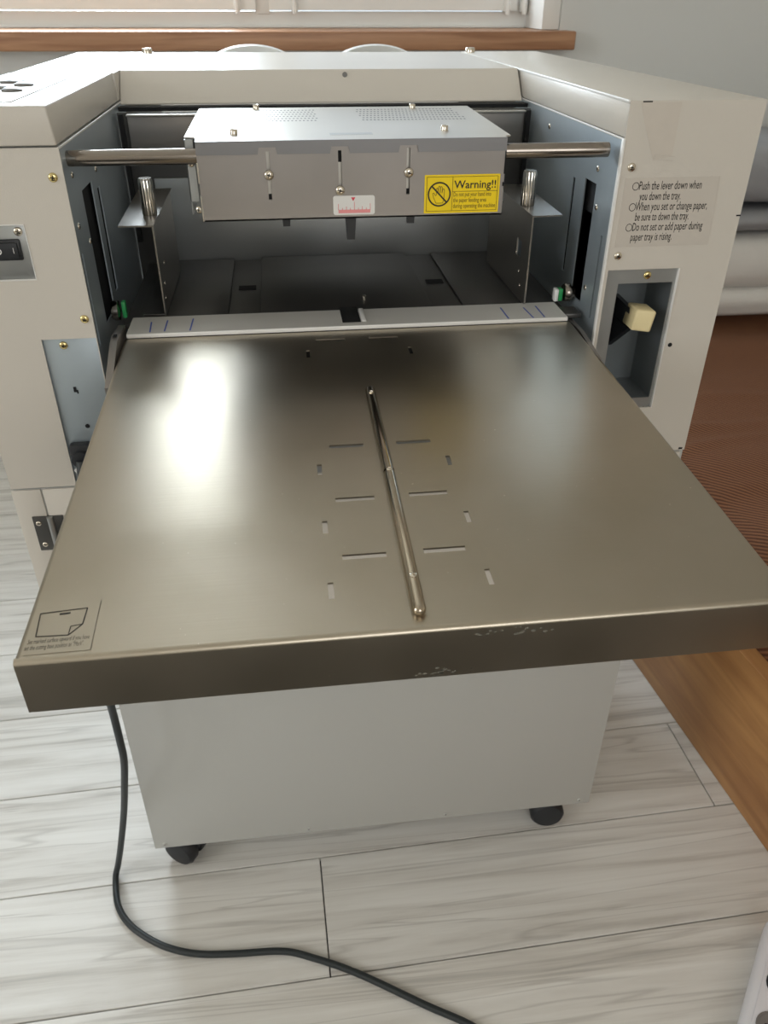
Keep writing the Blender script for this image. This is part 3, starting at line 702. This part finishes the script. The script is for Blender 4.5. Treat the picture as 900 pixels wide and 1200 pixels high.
for xs, sx in ((TX0+R_, -1), (TX1-R_, 1)):
    pr = fold(None, .016)
    ring0 = [bm.verts.new((xs+sx*o, TY0+R_, zf-d)) for o, d in pr]; ring1 = [bm.verts.new((xs+sx*o, TY1, tz(TY1)-d)) for o, d in pr]
    for k in range(len(pr)): bm.faces.new([ring0[k], ring0[(k+1) % len(pr)], ring1[(k+1) % len(pr)], ring1[k]])
    bm.faces.new(ring0); bm.faces.new(ring1[::-1])
tray = finish('feed_tray', bm, 'tray_steel', mc, ang=25)
tray['label'] = 'wide brushed steel feed tray with small slots'
for xa, ya, xb, yb in ((-.0043, -.1075, -.0047, -.2292), (-.0047, -.2312, -.0064, -.3672)):
    bm = bmesh.new(); p = Vector((xa, ya, tz(ya)+.0026)); q = Vector((xb, yb, tz(yb)+.0026)); l = (q-p).length; r = .0038
    cap0 = [(0, 0), (r*.55, r*.2), (r*.85, r*.55), (r, r)] if yb < -.3 or True else []
    pr = [(0, 0), (r*.5, r*.14), (r*.87, r*.5), (r, r), (r, l-r), (r*.87, l-r*.5), (r*.5, l-r*.14), (0, l)]
    if ya > -.2: pr = pr[:5]+[(r, l), (0, l)]
    else: pr = [(0, 0), (r, 0)]+pr[4:]
    add_lathe(bm, p, q-p, pr, 20)
    finish('guide_rod', bm, 'dull_chrome', tray, ang=40)
for x, y in ((-.0045, -.1210), (-.0049, -.2315), (-.0058, -.3400)):
    lathe('rod_screw', (x, y, tz(y)+.0058), (0, 0, 1), [(.0021, 0), (.0021, .0008), (.0012, .0011), (.001, .0005), (0, .0004)], 'screw_steel', tray, 12)
# scuffs and sticker on the tray
mat('scuff_grey', srgb(112, 108, 98), .7, var=.2, scale=300)
bm = bmesh.new(); rs = random.Random(3)
for k in range(46):
    cx, cz_, sp_ = ((.040, .853, .011) if k % 2 else (.006, .829, .008)); x = rs.gauss(cx, sp_); z = min(.856, max(.8262, rs.gauss(cz_, .0016))); r = rs.uniform(.0001, .0009)
    add_prism(bm, [(x+math.cos(a)*r*1.6, TY0-.00005, z+math.sin(a)*r) for a in (0, 1.1, 2.3, 3.3, 4.4, 5.4)], (0, -.00008, 0))
sk = finish('scuff_mark', bm, 'scuff_grey', tray, smooth=False); sk['kind'] = 'stuff'
e = .00012
def tp(x, y, h=e): return Vector((x, y, tz(y)+h))
tl = prism('tray_label', [tp(-.2068, -.3320), tp(-.1738, -.3340), tp(-.1732, -.3712), tp(-.2052, -.3716)], (0, 0, .00012), 'tray_steel', mc)
tl['label'] = 'clear sticker with a folded-sheet drawing'
bm = bmesh.new(); h = .0003; nz = (0, -KT, 1)
D = [(-.2034, -.3417), (-.1799, -.3398), (-.1803, -.3521), (-.1861, -.3595), (-.2021, -.3589)]
for p, q in zip(D, D[1:]+D[:1]): strip(bm, tp(*p, h), tp(*q, h), .00055, nz)
strip(bm, tp(-.1861, -.3595, h), tp(-.1860, -.3530, h), .00045, nz); strip(bm, tp(-.1860, -.3530, h), tp(-.1803, -.3521, h), .00045, nz)
strip(bm, tp(-.1935, -.3432, h), tp(-.1880, -.3428, h), .0011, nz)
finish('sheet_drawing', bm, 'black_ink', tl, smooth=False)
bm = bmesh.new(); strip(bm, tp(-.1738, -.3340, h), tp(-.1732, -.3712, h), .00016, nz); finish('sticker_edge', bm, 'dark_steel', tl, smooth=False)
bm = bmesh.new()
text_into(bm, ['Set marked surface upward if you have', 'set the cutting base position as "Mark".'], tp(-.2052, -.3640, h), (1, .03, 0), (0, 1, KT), .0046, .0043, .52, [0, -.0006], [.0300, .0285], .0)
finish('lettering', bm, 'black_ink', tl, smooth=False)

# lower cabinet (apron), pedestal and casters
AZ = .505
box('lower_cabinet', -XO+.0005, XO, .0016, YB-.03, AZ, ZB-.0015, 'stand_paint', mc, bev=.001)
box('corner_post', -XO-.001, -.3090, -.0006, .0016, AZ, ZB-.0018, 'putty_paint', mc, bev=.0009)
dr = box('cabinet_door', -.3072, XO-.004, -.0012, .0014, AZ+.002, ZB-.0018, 'putty_paint', mc, bev=.0009)
hg = box('hinge', -.3228, -.2940, -.0030, -.0012, .6690, .7085, 'dark_steel', mc, bev=.0004)
lathe('hinge_barrel', (-.3060, -.0040, .6690), (0, 0, 1), [(0, 0), (.0028, 0), (.0028, .0395), (0, .0395)], 'sheet_steel', hg, 14)
for x, z in ((-.3178, .7012), (-.3170, .6762)): screw((x, -.0030, z), (0, -1, 0), .0028, hg)
BX0, BX1, BYF, BZ = -.3086, .3552, .065, .0757
box('pedestal', BX0+.001, BX1-.001, BYF+.0016, YB-.06, BZ+.001, AZ-.001, 'stand_paint', mc, bev=.001)
pf_ = box('pedestal_front_panel', BX0, BX1, BYF, BYF+.0015, BZ, AZ-.001, 'stand_paint', mc, bev=.0006)
for x in (-.2936, -.0818, .1267, .3384): screw((x, BYF, .0845), (0, -1, 0), .0034, pf_, 'stand_paint', .4)
def caster(x, y, rot):
    bm = bmesh.new(); add_lathe(bm, (x, y, .062), (0, 0, 1), [(0, 0), (.012, 0), (.012, .008), (.022, .009), (.022, .0148), (0, .0148)], 20)
    c = finish('caster', bm, 'dark_steel', mc)
    ax = Vector((math.cos(rot), math.sin(rot), 0)); fwd = Vector((-math.sin(rot), math.cos(rot), 0))
    for s in (-1, 1):
        ctr = Vector((x, y, .027))+ax*s*.004+fwd*.006
        lathe('wheel', ctr, ax*s, [(0, 0), (.026, 0), (.027, .002), (.027, .014), (.023, .019), (.012, .021), (0, .021)], 'black_rubber', c, 28)
    bm = bmesh.new(); add_box(bm, -.003, .003, -.02, .02, .030, .064, .001, 1)
    for v in bm.verts: v.co = Vector((x, y, 0))+ax*v.co.x+fwd*v.co.y+Vector((0, 0, v.co.z))
    finish('caster_fork', bm, 'black_plastic', c)
caster(-.268, .103, math.radians(58)); caster(.308, .103, math.radians(84)); caster(-.262, .55, math.radians(20)); caster(.31, .55, math.radians(-15))

# white curved exit guides at the rear edge
for cx in (-.0915, .0952):
    bm = bmesh.new(); n = 28; rings = []
    for k in range(n+1):
        a = math.pi*k/n; ca_, sa_ = math.cos(a), math.sin(a)
        rings.append([bm.verts.new((cx+ca_*r*1.0, .700+dy, 1.0345+sa_*r*.50+dz)) for r, dy, dz in ((.0700, 0, 0), (.0715, .008, .0012), (.0700, .016, 0), (.052, .030, -.003), (.052, .026, -.003))])
    for p, q in zip(rings, rings[1:]):
        for j in range(5): bm.faces.new([p[j], p[(j+1) % 5], q[(j+1) % 5], q[j]])
    bm.faces.new(rings[0]); bm.faces.new(rings[-1][::-1])
    finish('exit_guide', bm, 'white_plastic', mc, ang=50)
box('exit_shelf', -.19, .19, YB-.002, .735, 1.022, 1.034, 'putty_paint', mc, bev=.001)

# ------------------------------------------------------------------ power cord
cpts = [(-.262, -.012, .772), (-.263, -.016, .755), (-.268, -.016, .70), (-.280, -.012, .62), (-.294, .000, .52), (-.3030, .020, .440), (-.3062, .030, .395), (-.3066, .030, .348), (-.3085, .032, .312), (-.3190, .042, .255), (-.3370, .060, .170), (-.3600, .076, .075), (-.3740, .083, .022), (-.3785, .070, .0062),
        (-.3690, .028, .005), (-.3480, -.004, .005), (-.3160, -.030, .005), (-.2830, -.048, .005), (-.2430, -.060, .005), (-.1950, -.0655, .005), (-.1300, -.0700, .005), (-.0880, -.084, .005), (-.0270, -.113, .005), (.0590, -.165, .005), (.1250, -.205, .005), (.1750, -.262, .005), (.19, -.36, .005), (.17, -.46, .008), (.155, -.50, .013)]
lathe('mains_plug', (.155, -.50, .0135), (-.3, -1, 0), [(0, 0), (.006, 0), (.0075, .015), (.0125, .028), (.0132, .045), (.008, .05), (0, .05)], 'black_plastic', mc, 20)
bm = bmesh.new(); add_tube(bm, smooth_path(cpts, 6), .0047, 12)
finish('power_cord', bm, 'cord_black', mc, ang=60)['label'] = 'black power cord curving over the floor'

# ------------------------------------------------------------------ bed at the right
O_ = Vector((.5868, .4576, 0)); t_ = Vector((-.1025, .9947, 0)); n_ = Vector((.9947, .1025, 0))
def bp(s, w_, z): return O_+t_*s+n_*w_+Vector((0, 0, z))
bed = thing('bed', 'low wooden bed with a rust-brown ribbed cover beside the machine', 'bed', tuple(bp(0, .5, 0)))
def bfn(x, y, z): return bp(y, x, z)
box('side_rail', 0, .030, -1.55, .98, 0, .262, 'rail_wood', bed, bev=.003, fn=bfn)
box('end_rail', .031, .98, -1.55, -1.52, 0, .262, 'rail_wood', bed, bev=.003, fn=bfn)
box('bed_base', .032, .98, -1.515, .97, .02, .20, 'rail_wood', bed, bev=.002, fn=bfn)
bm = bmesh.new()
NU, NV = 46, 240
from mathutils import noise as mn
prof = [(.034, .201), (.030, .262), (.026, .30), (.028, .345), (.040, .385), (.068, .410), (.11, .420)]
us = prof+[(.11+(.97-.11)*k/30, .420) for k in range(1, 31)]
grid = []
for j in range(NV+1):
    s = -1.50+(.95+1.50)*j/NV; row = []
    for i, (wv, z) in enumerate(us):
        d = mn.noise(Vector((wv*3, s*3, 0)))*.012 + .019*math.sin((s*.9+wv*.25)*24+2*mn.noise(Vector((wv*2, s*2, 4))))*max(0, mn.noise(Vector((s*2.2, wv*1.4, 7)))+.25)
        for s0, am, wd in ((.165, .010, .016), (.095, .008, .014), (.27, .006, .02), (-.05, .006, .018)):
            d += am*math.exp(-((s-s0-.03*mn.noise(Vector((wv*4, s0*9, 2))))/wd)**2)*(.6+.5*mn.noise(Vector((wv*5, s0*7, 0))))
        if z < .27: d = 0
        row.append(bm.verts.new(bp(s, wv-(d*.5 if i < 6 else 0), z+(d if i > 2 else 0))))
    grid.append(row)
for j in range(NV):
    for i in range(len(us)-1): bm.faces.new([grid[j][i], grid[j][i+1], grid[j+1][i+1], grid[j+1][i]])
finish('bed_cover', bm, 'brown_cover', bed, ang=80)

def soft_slab(bm, c, sx, sy, z0, z1, seed, ex=.22, amp=.006):
    """cushion-like slab: superellipsoid with soft creases"""
    nu, nv = 56, 22
    hz = (z1-z0)/2; zc = (z0+z1)/2
    pw = lambda v, e: math.copysign(abs(v)**e, v)
    rows = []
    for j in range(nv+1):
        ph = -math.pi/2+math.pi*j/nv; row = []
        for i in range(nu):
            th = 2*math.pi*i/nu
            x = pw(math.cos(ph), .35)*pw(math.cos(th), ex); y = pw(math.cos(ph), .35)*pw(math.sin(th), ex); z = pw(math.sin(ph), .75)
            p = Vector((x*sx, y*sy, z*hz)); q = Vector((p.x*9, p.y*9, z*2+seed))
            d = mn.noise(q)*amp+mn.noise(Vector((p.x*30, p.y*30, p.z*14+seed)))*amp*.45
            p += Vector((x, y, z*.4))*d
            row.append(bm.verts.new(Vector((c[0], c[1], zc))+p))
        rows.append(row)
    for a, b in zip(rows, rows[1:]):
        for i in range(nu):
            try: bm.faces.new([a[i], a[(i+1) % nu], b[(i+1) % nu], b[i]])
            except ValueError: pass
    bmesh.ops.remove_doubles(bm, verts=bm.verts[:], dist=.0002)
bc = (1.20, 1.33)
bm = bmesh.new(); soft_slab(bm, bc, .34, .17, .438, .520, 1.0); soft_slab(bm, bc, .34, .165, .505, .644, 3.0)
tag(finish('folded_duvet', bm, 'soft_white', None, ang=80), 'white duvet folded double lying on the brown bed cover', 'duvet')
bm = bmesh.new(); soft_slab(bm, bc, .33, .16, .650, .704, 5.0)
tag(finish('folded_blanket', bm, 'soft_grey', None, ang=80), 'thin grey blanket folded flat between the white duvet and the grey pillow', 'blanket')
bm = bmesh.new(); soft_slab(bm, bc, .33, .165, .712, .856, 8.0, .3, .008)
tag(finish('pillow', bm, 'soft_grey', None, ang=80), 'plump grey pillow on top of the folded bedding stack', 'pillow')

# ------------------------------------------------------------------ power strip at the lower right
PO = Vector((.4500, -.2500, 0)); pu = Vector((.655, .755, 0)).normalized(); pv = Vector((pu.y, -pu.x, 0))
ps = thing('power_strip', 'white plastic power strip with round dark sockets at the lower right corner', 'power strip', tuple(PO+pu*.05+pv*.035))
def pfn(x, y, z): return PO+pu*x+pv*y+Vector((0, 0, z))
box('shell', -.20, .172, .0, .075, 0, .034, 'strip_shell', ps, bev=.009, seg=4, fn=pfn)
box('top_ridge', -.185, .157, .012, .063, .0335, .0360, 'strip_shell', ps, bev=.001, fn=pfn)
for k, m in ((-.135, 'socket_grey'), (-.075, 'socket_grey'), (-.012, 'socket_grey'), (.050, 'black_plastic')):
    s = lathe('socket', pfn(k+.028, .0385, .0358), (0, 0, 1), [(.022, 0), (.0225, .0012), (.020, .0014), (.019, -.010), (0, -.010)][:3]+[(.0195, .0006), (0, .0006)], m, ps, 24)
    for d in (-.0095, .0095): lathe('socket_hole', pfn(k+.028, .0385+d, .0364), (0, 0, 1), [(.0028, 0), (.0028, .0004), (0, .0004)], 'void_black', s, 10)
lathe('switch_button', pfn(.128, .0385, .0358), (0, 0, 1), [(.017, 0), (.017, .004), (.014, .006), (0, .006)], 'black_plastic', ps, 24)

# ------------------------------------------------------------------ unseen dark floor mat added to darken the tray's front lip reflection
mat('added_rug_dark', srgb(50, 47, 42), .95, var=.15, scale=60, bump=.6, bscale=300)
bm = bmesh.new(); add_prism(bm, [(-1.4, -2.5, 0), (1.75, -2.5, 0), (1.75, -1.2, 0), (.66, -1.2, 0), (.62, -.84, 0), (-1.4, -.84, 0)], (0, 0, .012))
tag(finish('added_rug', bm, 'added_rug_dark', None), 'unseen dark mat added to darken the reflection in the tray lip', 'added_rug')
